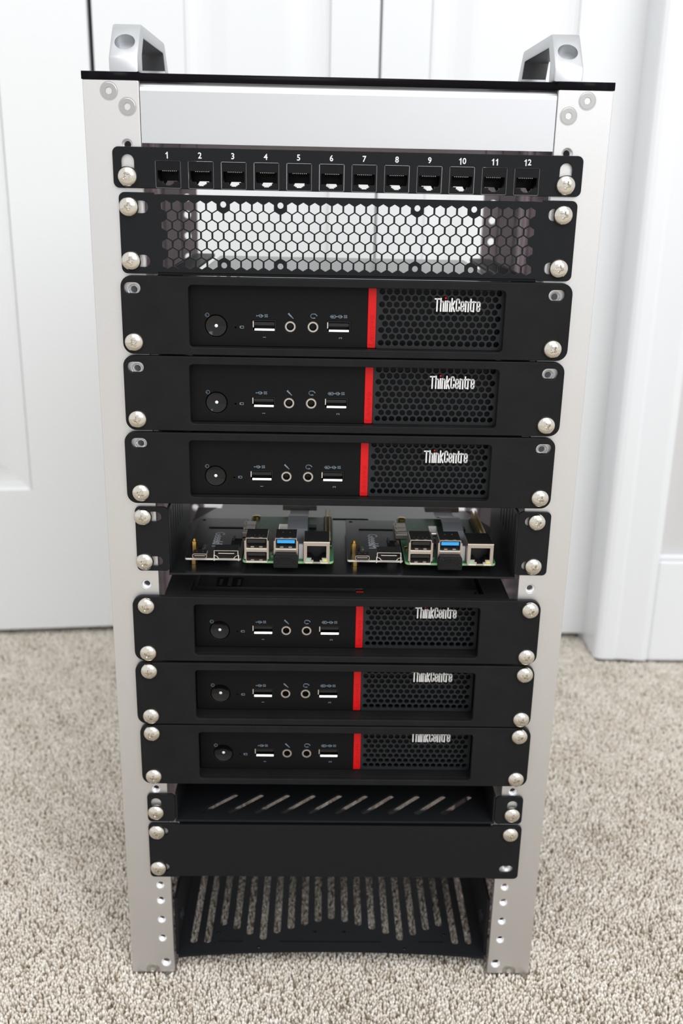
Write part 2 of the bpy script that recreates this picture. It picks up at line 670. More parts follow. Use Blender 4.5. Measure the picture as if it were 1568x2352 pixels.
def post(side, rear):
    x0, x1 = (-OUT, -INN) if side < 0 else (INN, OUT)
    holes = [circ(side * HX, z, 2.75, 18) for z in HOLES]
    holes.append(circ(side * 116.4, -541.5, 3.3, 18))
    me = shape(rrect(x0, x1, BOT, TOPZ, 0.8, 2), holes, 4.0, 0.45)
    b = MB()
    y0 = DEP - 4 if rear else 0.0
    b.mesh(me, moved(0, y0, 0))
    xs = (-OUT, -OUT + 3) if side < 0 else (OUT - 3, OUT)
    ys = (DEP - 30, DEP - 4.0) if rear else (4.0, 30)
    b.box(xs[0], xs[1], ys[0], ys[1], BOT, TOPZ)
    if rear:
        # grooved inner face of the profile
        for a0, a1 in ((136.1, 137.3), (123.3, 134.9), (110.8, 122.1)):
            e0, e1 = (-a1, -a0) if side < 0 else (a0, a1)
            hs = [circ(side * HX, z, 2.9, 18) for z in HOLES] if a0 < 115 else []
            b.mesh(shape(rrect(e0, e1, BOT + 1, TOPZ - 1, 0.2, 1), hs, 1.6, 0.15), moved(0, DEP - 5.6, 0))
    o = rp(b, 'post', ALU_LIT if rear else ALU)
    if not rear:
        t = MB()
        for z in HOLES + [-541.5]:
            cx, r = (side * HX, 2.72) if z > -541 else (side * 116.4, 3.28)
            for k in range(3):
                t.lathe([(r, -0.5 - k * 1.15), (r - 0.75, -1.3 - k * 1.15), (r, -1.65 - k * 1.15)], 16, (cx, 0, z))  # cone rings shaped to brighten the holes
        # lathe caps are not wanted in an open hole
        t.f = [f for f in t.f if len(f) == 4]
        th = t.build('threads', THREAD, o)
        th['kind'] = 'stuff'
    return o


posts = [post(s, r) for s in (-1, 1) for r in (False, True)]

# smoked side panels between the posts
for s in (-1, 1):
    x0, x1 = (-OUT + 1, -OUT + 4) if s < 0 else (OUT - 4, OUT - 1)
    rp(MB().box(x0, x1, 30, DEP - 30, -545, 28), 'side_panel', SIDE, 0.4)

# top plate with a recessed middle front edge
tp = [(-OUT - 0.3, -0.3), (-INN + 0.2, -0.3), (-INN + 0.2, 5.5), (INN - 0.2, 5.5), (INN - 0.2, -0.3), (OUT + 0.3, -0.3), (OUT + 0.3, DEP), (-OUT - 0.3, DEP)]
rp(shape(tp, [], 4.1, 0.25, 'xy'), 'top_plate', ACRYL, dz=36.0)


def top_rail(y0, name, label):
    # rail extruded along x, rounded on its upper outer edge
    pr = [(0, 1.0), (0, 27.0), (0.5, 28.8), (1.5, 30.0), (3.2, 30.8), (9, 30.8), (9, 28), (3, 28), (3, 1.0)]
    if y0 > 50:
        pr = [(-a, b) for a, b in pr][::-1]
    n = len(pr)
    vs = [(-INN + 0.3, y0 + a, b) for a, b in pr] + [(INN - 0.3, y0 + a, b) for a, b in pr]
    fs = [tuple(range(n)), tuple(range(2 * n - 1, n - 1, -1))] + [(i, (i + 1) % n, n + (i + 1) % n, n + i) for i in range(n)]
    m = MB().add(vs, fs)
    return rp(m, name, ALU_LIT if y0 > 50 else ALU_P, label=label)


top_rail(0.6, 'top_rail', 'smooth bright silver rail across the top front')
top_rail(DEP - 0.6, 'top_rail', None)

# handles: thick bent bars with a bolt pocket in each sloping face
OT = 36.0
hp_out = [(0, OT), (0, 42.2), (1.0, 44), (13.6, 58.8), (15.6, 60.4), (18, 60.8), (94, 60.8), (96.4, 60.4), (98.4, 58.8), (111, 44), (112, 42.2), (112, OT)]
hp_in = [(97, OT), (97, 45), (91.5, 53.6), (90, 54.2), (22, 54.2), (20.5, 53.6), (14.2, 45), (14.2, OT)]


def handle(x0):
    me = shape(hp_out + hp_in, [], 15.2, 0.9, 'yz')
    ob = bpy.data.objects.new('tmp', me)
    COL.objects.link(ob)
    c = MB()
    for sgn, yc in ((1, 7.0), (-1, 105.0)):
        cyl = MB().lathe([(5.35, -5.2), (5.35, 6)], 40, (0, 0, 0), 'z')
        a = math.radians(40.0) * sgn
        # axis: outward normal of the sloping face
        ny, nz = -math.sin(math.radians(49.6)) * sgn, math.cos(math.radians(49.6))
        for (px, py, pz) in cyl.v:
            q = (px, py * nz + pz * ny, -py * ny + pz * nz)
            c.v.append((q[0] + 7.6, q[1] + yc, q[2] + 51.0))
        n0 = len(c.v) - len(cyl.v)
        c.f += [tuple(i + n0 for i in f) for f in cyl.f]
    cut = bpy.data.objects.new('cut', c.data('cut'))
    COL.objects.link(cut)
    md = ob.modifiers.new('b', 'BOOLEAN')
    md.object = cut
    md.operation = 'DIFFERENCE'
    md.solver = 'EXACT'
    dg = bpy.context.evaluated_depsgraph_get()
    res = bpy.data.meshes.new_from_object(ob.evaluated_get(dg))
    bpy.data.objects.remove(ob)
    bpy.data.objects.remove(cut)
    shade(res, 28)
    res.materials.clear()
    return rp(res, 'handle', HANDLE, dx=x0)


handle(-126.0)
handle(108.0)

# countersunk bolts flush in the front posts


def bolt_mesh():
    m = MB().tube(4.35, 4.75, -0.05, 0.6, 32)
    m.lathe([(4.2, -0.3), (4.2, 0.05), (4.0, 0.14), (1.95, 0.14)], 36)
    hexr = [(1.97, 0.14), (1.75, -0.1), (1.35, -1.3), (0.01, -1.5)]
    m.lathe(hexr, 6)
    m.f = [f for f in m.f if len(f) == 4]
    me = m.data('bolt')
    me.materials.append(BOLT)
    return me


BOLTM = bolt_mesh()
for x, z in ((-126.6, 26.5), (-117.2, 18.9), (126.6, 26.6), (117.2, 19.0), (-126.0, -547.6), (126.0, -547.6)):
    b = bpy.data.objects.new('bolt', BOLTM)
    COL.objects.link(b)
    b.parent = rack
    b.location = Vector((RO[0] + x, RO[1] - 0.05, RO[2] + z)) * S
    b.rotation_euler = (0, random.uniform(0, 3), 0)

# slotted base plate with side lips
BZ = -537.0


def base_plate():
    front = [(x, 1.5 + 6.0 * (1 - (x / 108.0) ** 2) ** 0.8) for x in np.linspace(-108, 108, 25)]
    outer = [(float(a), float(b)) for a, b in front] + [(108, 176), (-108, 176)]
    holes = []

    def vslot(x, y0, y1, w=5.0):
        holes.append(rrect(x - w / 2, x + w / 2, y0, y1, w / 2 - 0.01, 4))
    fy = {0: 39, 1: 36, 2: 32.5, 3: 28.5, 4: 24, 5: 17.5, 6: 22.5, 7: 28, 8: 32, 9: 14, 10: 14}
    for i in range(-10, 11):
        a = fy[abs(i)]
        mid = 108 if abs(i) > 5 else 100
        vslot(i * 9.9, a, mid)
        vslot(i * 9.9, mid + 8, 172 - a * 0.4)
    for x0, x1 in ((-82, -63.5), (-38, 36), (62.5, 81)):
        holes.append(rrect(x0, x1, 15.2, 16.8, 0.7, 3))
    for x, y in ((-82, 25), (-52, 10.5), (-12, 26), (9, 26), (52, 9.5), (82, 24)):
        holes.append(circ(x, y, 1.4, 10))
    me = shape(outer, holes, 2.0, 0, 'xy')
    m = MB().mesh(me, moved(0, 0, BZ))
    for s in (-1, 1):
        x0, x1 = (-110, -108) if s < 0 else (108, 110)
        m.box(x0, x1, 5, 176, BZ - 2, BZ + 46)
    return rp(m, 'base_plate', POWDER)


base_plate()
for s in (-1, 1):
    ring = MB().lathe([(4.2, 0), (4.2, 1.2), (3.6, 1.6), (1.9, 1.6), (1.8, 0.3), (0.01, 0.3)], 24, (0, 0, 0), 'z')
    for i, (x, y, z) in enumerate(ring.v):
        ring.v[i] = (s * (108 - z), 20 + y, -517 + x)
    rp(ring, 'bolt', GRILLE)

# ------------------------------------------------------------------ patch panel
PX = 0.5
pp = empty('patch_panel', P(PX, -2, -22.0), 'slim black panel of twelve numbered network sockets at the top of the rack', 'patch panel')
PO = (0, 0, 22.0)                # datum inside: x about panel centre, y=0 front face
cells = [(-96.7 - PX + 17.62 * i) for i in range(12)]
cw = 6.85
ph = [rrect(c - cw, c + cw, -21.8, -7.7, 0.6, 2) for c in cells]
ph += [rrect(-121.6 - PX, -114.7 - PX, -19.5, -4.8, 3.4), rrect(114.7 - PX, 121.6 - PX, -19.5, -4.8, 3.4)]
pout = []
for s in (1, -1):
    pass
pout = ([(x, z) for x, z in rrect(-126.6, 126.6, -22.1, -1.0, 3.2)])
link('faceplate', shape(pout, ph, 1.8, 0.25), POWDER, pp, PO)
MB().box(-109.5, 109.5, 0.6, 16, -2.6, -1.5).build('top_flange', POWDER, pp, 0.6, loc=PO)


def jack_mesh():
    m = MB()
    w = 6.55
    op = [(-5.7, -3.5), (-5.7, 2.0), (5.7, 2.0), (5.7, -3.5), (2.9, -3.5), (2.9, -4.6), (2.1, -4.6), (2.1, -5.1), (1.3, -5.1), (1.3, -5.6), (-1.3, -5.6), (-1.3, -5.1), (-2.1, -5.1), (-2.1, -4.6), (-2.9, -4.6), (-2.9, -3.5)]
    face = shape(rrect(-w, w, -6.9, 6.9, 0.4, 2), [op], 2.0, 0.12)
    m.mesh(face, moved(0, 0, 0))
    # hollow body
    m.box(-w, -5.8, 2, 17, -6.9, 6.9).box(5.8, w, 2, 17, -6.9, 6.9).box(-5.8, 5.8, 2, 17, 2.2, 6.9)
    back = shape(rrect(-5.8, 5.8, -6.9, 2.2, 0.1, 1), [[(-4.4, -6.4), (4.4, -6.4), (2.6, -3.3), (-2.6, -3.3)]], 1.5, 0)
    m.mesh(back, moved(0, 15, 0))
    m.box(-5.8, -3.4, 2, 15, -6.9, -5.2).box(3.4, 5.8, 2, 15, -6.9, -5.2)
    m.mesh(text_mesh('CAT.6', 2.3, 0.12, 1.0, 0.02), moved(0, 0.02, 4.3))
    me = m.data('jack')
    me.materials.append(INK2)
    return me


INK2 = mat('jack_black', (0.007, 0.007, 0.0085), 0.38, spec=0.15)


def contacts_mesh():
    m = MB()
    for k in range(8):
        x = -3.6 + k * 1.02
        vs = [(x, 4.5, 1.7), (x + 0.42, 4.5, 1.7), (x + 0.42, 4.5, 2.1), (x, 4.5, 2.1), (x, 7, -0.2), (x + 0.42, 7, -0.2), (x + 0.42, 7.4, 0.2), (x, 7.4, 0.2)]
        m.add(vs, [(0, 1, 2, 3), (7, 6, 5, 4), (0, 4, 5, 1), (1, 5, 6, 2), (2, 6, 7, 3), (3, 7, 4, 0)])
    me = m.data('contacts')
    me.materials.append(SHINY)
    return me


def rim_mesh():
    m = MB()
    me = shape(rrect(-6.86, 6.86, -7.06, 7.06, 0.6, 2), [rrect(-6.66, 6.66, -6.86, 7.0, 0.5, 2)], 0.5, 0)
    me.materials.append(RIMM)
    return me


JM, CMESH, RM = jack_mesh(), contacts_mesh(), rim_mesh()
for i, c in enumerate(cells):
    j = bpy.data.objects.new('jack', JM)
    COL.objects.link(j)
    j.parent = pp
    j.location = Vector((c, 0.7, PO[2] - 14.75)) * S
    for nm, me in (('contacts', CMESH), ('rim', RM)):
        k = bpy.data.objects.new(nm, me)
        COL.objects.link(k)
        k.parent = j
    nm_ = MB()
    digs = str(i + 1)
    for k, dgt in enumerate(digs):
        ox = c - 0.3 + (k - (len(digs) - 1) / 2) * 2.15
        if dgt == '1':
            nm_.stroke([(ox + 0.25, -6.5), (ox + 0.25, -3.45)], 0.52, 0)
            nm_.stroke([(ox - 0.55, -4.3), (ox + 0.25, -3.6)], 0.42, 0, 0.05)
        else:
            nm_.mesh(text_mesh(dgt, 4.3, 0.05, 0.95, 0.06), moved(ox, 0, -4.95))
    nm_.build('number', WHITE, pp, loc=PO)
for s in (-1, 1):
    screw(pp, s * HX - PX, 0, PO[2] + hz(1, 2) - 0.3)

# ------------------------------------------------------------------ hexagon vent panel


def ears_outline(x0, x1, z0, z1, r, step, xs):
    """ear corners rounded; the middle of the top and bottom edge sits back by `step`"""
    base = rrect(x0, x1, z0, z1, r)
    n = 7
    tr, tl, bl, br = base[:n], base[n:2 * n], base[2 * n:3 * n], base[3 * n:]
    return tr + [(xs, z1), (xs, z1 - step), (-xs, z1 - step), (-xs, z1)] + tl + bl + [(-xs, z0), (-xs, z0 + step), (xs, z0 + step), (xs, z0)] + br


VX = 1.1
vp = empty('vent_panel', P(VX, -2, -67.0), 'black rack panel perforated with hexagons, below the numbered sockets', 'vent panel')
VO = (0, 0, 67.0)
vh = []
HPX, HPZ, hw = 6.225, 5.06, 2.62
for row in range(7):
    z = -31.0 - row * HPZ
    odd = row % 2 == 0
    for i in range(33 if odd else 32):
        if odd and row in (0, 6) and i in (5, 10, 22, 27):
            continue
        x = (i - 16 + (0 if odd else 0.5)) * HPX
        R = hw / math.cos(math.pi / 6)
        vh.append([(x + R * math.cos(a), z + R * 1.02 * math.sin(a)) for a in (math.radians(30 + 60 * k) for k in range(6))])
for i in (5, 10, 22, 27):
    x = (i - 16) * HPX
    vh += [circ(x, -29.7, 1.65, 16), circ(x, -62.0, 1.65, 16)]
for s in (-1, 1):
    for n, h in ((1, 3), (2, 2)):
        vh.append(rrect(s * 114.2 - 5.0, s * 114.2 + 5.0, hz(n, h) - 3.3, hz(n, h) + 3.3, 3.2))
link('faceplate', shape(ears_outline(-124.9, 124.9, -67.2, -24.2, 3.2, 0.9, 105.6), vh, 1.6, 0.2), POWDER, vp, VO)
fl_ = MB().box(-105.4, 105.4, 0.8, 9, -26.3, -25.1).box(-105.4, 105.4, 0.8, 9, -67.9, -66.2)
fl_.build('flange', POWDER, vp, 0.5, loc=VO)
for s in (-1, 1):
    for n, h in ((1, 3), (2, 2)):
        screw(vp, s * HX - VX, 0, VO[2] + hz(n, h))

# ------------------------------------------------------------------ brackets and mini computers
BH = 43.4


def bracket(dx, ztop_w, screws, slots, label):
    r = empty('rack_bracket', P(dx, -4, ztop_w - BH), label, 'bracket', 'printed brackets around the mini computers')
    off = (0, 0, BH)
    full = len(screws) == 4
    zt, zb = (-5.0, -39.3) if full else (-4.6, -39.1)
    holes = [rrect(-88.6, 88.6, zb, zt, 2.2)]
    for s, n, h in slots:
        x = s * HX - dx + (0.3 if s > 0 else -0.3)
        z = -6.7
        holes.append(rrect(x - 4.7, x + 4.7, z - 3.1, z + 3.1, 3.0))
    key = (full,) if not slots else (full, dx)
    fr = link('frame', shape(rrect(-126, 126, -BH, 0, 6.0), holes, 4.0, 0.5), PRINTED, r, off)
    # bevelled lip around the opening
    sl = MB()
    y1 = 178
    sl.box(-107, -105, 4, y1, -BH + 0.2, -0.3).box(105, 107, 4, y1, -BH + 0.2, -0.3)
    sl.box(-105, 105, 4, y1, -BH + 0.2, zb - 0.0)
    # top frame around the window over the computer lid
    yr = 11.6 if full else 5.9
    sl.box(-105, 105, 4, yr, zt, -0.3).box(-105, -92, yr, y1, -2.6, -0.3).box(92, 105, yr, y1, -2.6, -0.3)
    sl.build('sleeve', PRINTED, r, 0.35, loc=off)
    for s, n, h in screws:
        screw(r, s * HX - dx, 0, off[2] + hz(n, h) - ztop_w)
    return r


TOPS = [-68.2, -112.5, -157.1, -260.7, -305.6, -349.9]
DXS = [1.2, 0.6, -0.8, -0.9, -1.2, -0.1]
PCY = [2.2, 2.2, 2.2, 8, 8, 8]
# screw rows follow the rack holes: unit 3 hole 2 etc.
BLAB = ['black plastic bracket right under the hexagon vent panel, its upper slots empty',
        'second black plastic bracket under the hexagon vent panel, its upper slots empty',
        'black plastic bracket right above the open circuit-board shelf, its upper slots empty',
        'black plastic bracket right under the open circuit-board shelf, four screws',
        'black plastic bracket between two other four-screw brackets, middle of the lower three',
        'black plastic bracket right above the slim slotted tray, four screws']
for i in range(6):
    hl = [(3, 2), (4, 2), (5, 2)][i:i + 1] if i < 3 else [(4 + i, 1), (4 + i, 3)]
    sl_ = [(s, 0, 0) for s in (-1, 1)] if i < 3 else []
    bracket(DXS[i], TOPS[i], [(s, n, h) for n, h in hl for s in (-1, 1)], sl_, BLAB[i])


def usb_icon(m, x, z, y):
    m.stroke([(x - 3.1, z), (x + 0.2, z)], 0.28, y)
    m.stroke([(x - 2.6, z), (x - 1.8, z + 0.75), (x - 0.5, z + 0.75)], 0.24, y)
    m.stroke([(x - 2.3, z), (x - 1.5, z - 0.75), (x - 0.5, z - 0.75)], 0.24, y)
    m.stroke([(x - 0.6, z + 0.5), (x + 0.3, z), (x - 0.6, z - 0.5)], 0.3, y)
    m.stroke([(x - 3.4, z - 0.2), (x - 3.4, z + 0.2)], 0.45, y)
    m.mesh(text_mesh('SS', 2.35, 0.06, 0.95, 0.03), moved(x + 1.9, y, z))


def logo_strokes():
    '''the word ThinkCentre (its i without dot) in condensed strokes, lower left at x 49.5'''
    H, X, w, hw_ = 7.2, 5.75, 0.80, 0.38
    arch = [(hw_, X - 1.0), (0.75, X - 0.5), (1.1, X - hw_), (1.45, X - hw_), (1.85, X - 0.85), (1.85, 0)]
    G = {
        'T': (2.75, [[(0.1, H - hw_), (2.65, H - hw_)], [(1.38, H - hw_), (1.38, 0)]]),
        'h': (2.25, [[(hw_, 0), (hw_, H)], arch]),
        'i': (0.78, [[(hw_, 0), (hw_, X)]]),
        'n': (2.25, [[(hw_, 0), (hw_, X)], arch]),
        'k': (2.2, [[(hw_, 0), (hw_, H)], [(0.5, 2.5), (1.85, X)], [(0.85, 3.1), (1.9, 0)]]),
        'C': (2.35, [[(1.95, 4.7), (1.95, 6.2), (1.55, H - hw_), (0.8, H - hw_), (hw_, 6.2), (hw_, 1.0), (0.8, hw_), (1.55, hw_), (1.95, 1.0), (1.95, 2.5)]]),
        'e': (2.25, [[(hw_, 2.8), (1.86, 2.8), (1.86, 4.8), (1.5, X - hw_), (0.75, X - hw_), (hw_, 4.8), (hw_, 1.0), (0.75, hw_), (1.5, hw_), (1.86, 1.0), (1.86, 1.8)]]),
        't': (1.6, [[(0.65, H - 0.2), (0.65, 0.95), (1.0, hw_), (1.5, hw_)], [(0.1, X - hw_), (1.45, X - hw_)]]),
        'r': (1.6, [[(hw_, 0), (hw_, X)], [(hw_, X - 1.0), (0.8, X - hw_), (1.5, X - hw_)]]),
    }
    m = MB()
    x = 49.5
    for ch in 'ThinkCentre':
        adv, lines = G[ch]
        for k, ln in enumerate(lines):
            pts = [(x + a * 1.02, -17.1 + b) for a, b in ln]
            m.stroke(pts, w, 0.0, 0.85)
            for (a, b) in pts[1:-1]:
                m.lathe([(w / 2, 0.0), (w / 2, 0.85)], 10, (a, 0, b))
        x += adv * 1.02 + 0.3
    return m


def make_pc():
    ZT, ZB = -2.2, -39.0
    r = empty('mini_computer', (0, 0, 0))
    O = (0, 0, -ZB)
    bx, bz = -74.1, -27.7                       # power button
    usb = [(-46.9, -27.2), (-4.6, -27.2)]
    jacks = [(-32.0, -27.4), (-19.1, -27.4)]
    xl, xr = 11.9, 16.6
    holes = [circ(bx, bz, 6.35, 40)]
    holes += [rrect(x - 6.9, x + 6.9, z - 3.25, z + 3.25, 0.5, 2) for x, z in usb]
    holes += [circ(x, z, 3.55, 28) for x, z in jacks]
    holes.append(circ(-63.1, -28.4, 0.45, 10))
    link('front_panel', shape(rrect(-89.3, xl, ZB, ZT, 1.2, 3), holes, 11, 0.35), PCBLK, r, O)
    ch = MB().box(-89.3, 89.3, 11, 183, ZB, ZT - 0.25).build('chassis', LID, r, 0.6, loc=O)
    # power button
    b = MB()
    b.lathe([(6.1, -8), (6.1, -0.5), (5.8, -0.1), (5.3, -0.25), (3.8, -0.75), (2.0, -1.0), (0.01, -1.05)], 40, (bx, 0, bz))
    pb = b.build('power_button', GLOSS, r, smooth=True, loc=O)
    MB().lathe([(0.95, 0.6), (0.95, 0.95), (0.6, 1.15), (0.01, 1.2)], 16, (bx, 1.95, bz)).build('indicator', LAMP, pb, smooth=True)
    # usb ports
    for x, z in usb:
        sh = shape(rrect(x - 6.85, x + 6.85, z - 3.2, z + 3.2, 0.5, 2), [rrect(x - 6.45, x + 6.3, z - 2.75, z + 2.6, 0.3, 2)], 9, 0.1)
        uo = MB().mesh(sh, moved(0, 0.8, 0)).build('usb_port', INK, r, loc=O)
        lipm = MB()  # steel only on the lit sides of the port; shaded sides are black
        for x0, x1 in ((x - 5.4, x + 5.9),):
            vs = [(x0, 0.5, z - 2.72), (x1, 0.5, z - 2.72), (x0, 1.25, z - 1.72), (x1, 1.25, z - 1.72), (x0, 9, z - 1.6), (x1, 9, z - 1.6), (x0, 9, z - 2.74), (x1, 9, z - 2.74)]
            lipm.add(vs, [(0, 1, 3, 2), (2, 3, 5, 4), (4, 5, 7, 6), (6, 7, 1, 0), (0, 2, 4, 6), (1, 7, 5, 3)])
        lipm.box(x - 6.4, x - 5.9, 1.0, 9, z - 1.0, z + 2.5)
        lipm.build('lit_shell', SHINY, uo)
        MB().box(x - 5.6, x + 5.9, 1.6, 9.4, z + 0.2, z + 2.0).box(x - 6.3, x + 6.3, 9.0, 9.6, z - 2.7, z + 2.6).build('tongue', INK, uo)
    for k, (x, z) in enumerate(jacks):
        a = MB().tube(2.15, 2.95, 0.15, 6, 32, (x, 0, z)).build('audio_jack', RING, r, loc=O)
        MB().tube(3.0, 3.5, 0.5, 6, 32, (x, 0, z)).lathe([(2.1, -6), (2.1, -5)], 24, (x, 0, z)).tube(2.0, 2.14, 0.7, 6, 24, (x, 0, z)).build('socket', INK, a)
    # printed icons
    p = MB()
    y = -0.0
    usb_icon(p, -47.6, -21.6, y)
    usb_icon(p, -2.6, -21.3, y)
    p.stroke([(-7.2, -20.5), (-8.6, -20.5), (-9.4, -21.3), (-8.6, -22.1), (-6.6, -22.1), (-6.6, -20.5), (-8.6, -20.5)], 0.28, y)
    p.stroke([(-8.5, -21.3), (-7.5, -21.3)], 0.6, y)
    p.mesh(text_mesh('1', 2.5, 0.06, 1, 0.02), moved(-46.6, y, -33.6, 90))
    p.mesh(text_mesh('2', 2.5, 0.06, 1, 0.02), moved(-3.3, y, -33.4, 90))
    # microphone and headset
    p.stroke([(-32.9, -20.1), (-32.7, -20.4)], 0.9, y)
    p.stroke([(-32.4, -20.7), (-31.4, -21.7)], 0.75, y)
    p.stroke([(-31.4, -21.7), (-30.4, -22.7)], 0.4, y)
    ring = [(-19.0 + 1.45 * math.cos(a), -21.2 + 1.3 * math.sin(a)) for a in (math.radians(d) for d in range(60, 300, 20))]
    p.stroke(ring, 0.3, y)
    p.stroke([(-19.6, -20.0), (-18.2, -20.0), (-17.3, -20.5), (-16.9, -21.1)], 0.45, y)
    p.stroke([(-19.0, -22.3), (-18.0, -22.3)], 0.5, y)
    # power symbol
    cxp, czp = -79.0, -21.6
    p.stroke([(cxp + 1.05 * math.cos(a), czp + 1.05 * math.sin(a)) for a in (math.radians(d) for d in range(-150, 151, 20))], 0.24, y)
    p.stroke([(cxp - 1.3, czp), (cxp - 0.2, czp)], 0.24, y)
    # drive symbol
    cxd, czd = -59.4, -28.1
    p.stroke([(cxd - 0.8, czd - 0.6), (cxd - 0.8, czd + 0.6), (cxd + 0.9, czd + 0.6), (cxd + 0.9, czd - 0.6), (cxd - 0.8, czd - 0.6)], 0.26, y)
    p.stroke([(cxd - 1.1, czd - 0.5), (cxd - 1.1, czd + 0.5)], 0.3, y)
    p.build('printed_icons', ICON, r, loc=O)
    # red stripe with raised lettering reading upwards
    rs = MB().box(xl, xr, -0.2, 6.8, ZB + 0.2, ZT + 0.05).build('red_stripe', RED, r, 0.35, loc=O)
    MB().mesh(text_mesh('Lenovo', 4.6, 0.4, 1.14, 0.0, 'LEFT', 1.12), moved(14.4, -0.19, -37.0, 90)).build('raised_lettering', RED, rs)
    # perforated grille
    gh = []
    R_ = 1.66
    for row in range(9):
        z = -6.75 - row * 3.62
        x0 = 46.7 if row % 2 else 48.75
        k = -8
        while True:
            x = x0 + 4.14 * k
            k += 1
            if x < xr + 1.9:
                continue
            if x > 88.0:
                break
            gh.append(circ(x, z, R_, 16))
    link('grille', shape(rrect(xr, 89.3, ZB, ZT, 1.2, 3), gh, 2.6, 0.12), GRILLE, r, O)
    MB().box(xr, 89.3, 8.5, 11, ZB, ZT).box(87.9, 89.3, 2.6, 8.5, ZB, ZT).build('grille_backing', INK, r, loc=O)
    # lettering on the grille, with its red dot
    lo = logo_strokes().build('logo', LOGO, r, loc=(0, 0, -ZB))
    MB().lathe([(0.55, 0.1), (0.55, 1.0)], 12, (49.5 + 6.15, 0, -9.75)).build('logo_dot', RED, lo)
    # label on the lid
    st = MB().box(-77.5, -60.5, 11.3, 27, ZT - 0.25, ZT - 0.17).build('lid_label', GLOSS, r, loc=O)
    MB().box(-75.5, -73.6, 14, 24, ZT - 0.17, ZT - 0.12).box(-70, -67.6, 12.5, 26, ZT - 0.17, ZT - 0.12).box(-64, -62, 14, 24, ZT - 0.17, ZT - 0.12).build('lid_print', GRILLE, st)
    return r


PLAB = ['black mini computer in the bracket right under the hexagon vent panel',
        'black mini computer in the second bracket under the hexagon vent panel',
        'black mini computer right above the open circuit-board shelf',
        'black mini computer right under the open circuit-board shelf, its lid showing',
        'black mini computer in the middle of the lower three brackets, logo top hidden',
        'black mini computer right above the slim slotted tray']
pc0 = make_pc()
for i in range(6):
    o = pc0 if i == 0 else copy_tree(pc0)
    o.location = P(DXS[i], PCY[i], TOPS[i] - 39.0)
    tag(o, PLAB[i], 'computer', 'mini computers stacked in the rack')

# ------------------------------------------------------------------ open shelf with two circuit boards
SHX = 1.9
sh = empty('open_shelf', P(SHX, -2, -246.5), 'black open shelf with slotted side walls holding two circuit boards', 'shelf')
SO = (0, 2, 246.5)
TF = -245.0
ear = []
for s in (-1, 1):
    x0, x1 = (-125, -105.2) if s < 0 else (105.2, 125)
    hs = []
    for n, h in ((5, 3), (6, 2)):
        hs.append(rrect(s * 114.3 - 4.9, s * 114.3 + 4.9, hz(n, h) - 3.2, hz(n, h) + 3.2, 3.1))
    pts = rrect(x0, x1, -244.3, -203.4, 2.8)
    MB().mesh(shape(pts, hs, 1.8, 0.2), moved(0, -2, 0)).build('ear', POWDER, sh, loc=SO)
fo = [(-105.8, -3), (105.8, -3), (105.8, 88), (92, 124), (-90, 124), (-105.8, 88)]
link('tray', shape(fo, [rrect(-20, 20, 100, 104, 1.9, 3)], 1.5, 0.25, 'xy'), TRAYM, sh, (SO[0], SO[1], SO[2] + TF))
for s in (-1, 1):
    wall = [(-1.5, -246), (88, -246), (88, -207), (84, -203.4), (-1.5, -203.4)]
    hs = [rrect(2 + 9.4 * k, 4 + 9.4 * k, -227, -206, 0.95, 3) for k in range(6)]
    hs += [circ(20, -234, 0.9, 8), circ(12, -238, 0.9, 8)]
    me = shape(wall, hs, 1.5, 0.15, 'yz')
    link('side_wall', me, POWDER, sh, (SO[0] + (-105.8 if s < 0 else 104.3), SO[1], SO[2]))
for s in (-1, 1):
    for n, h in ((5, 3), (6, 2)):
        screw(sh, s * HX - SHX, 0, SO[2] + hz(n, h))


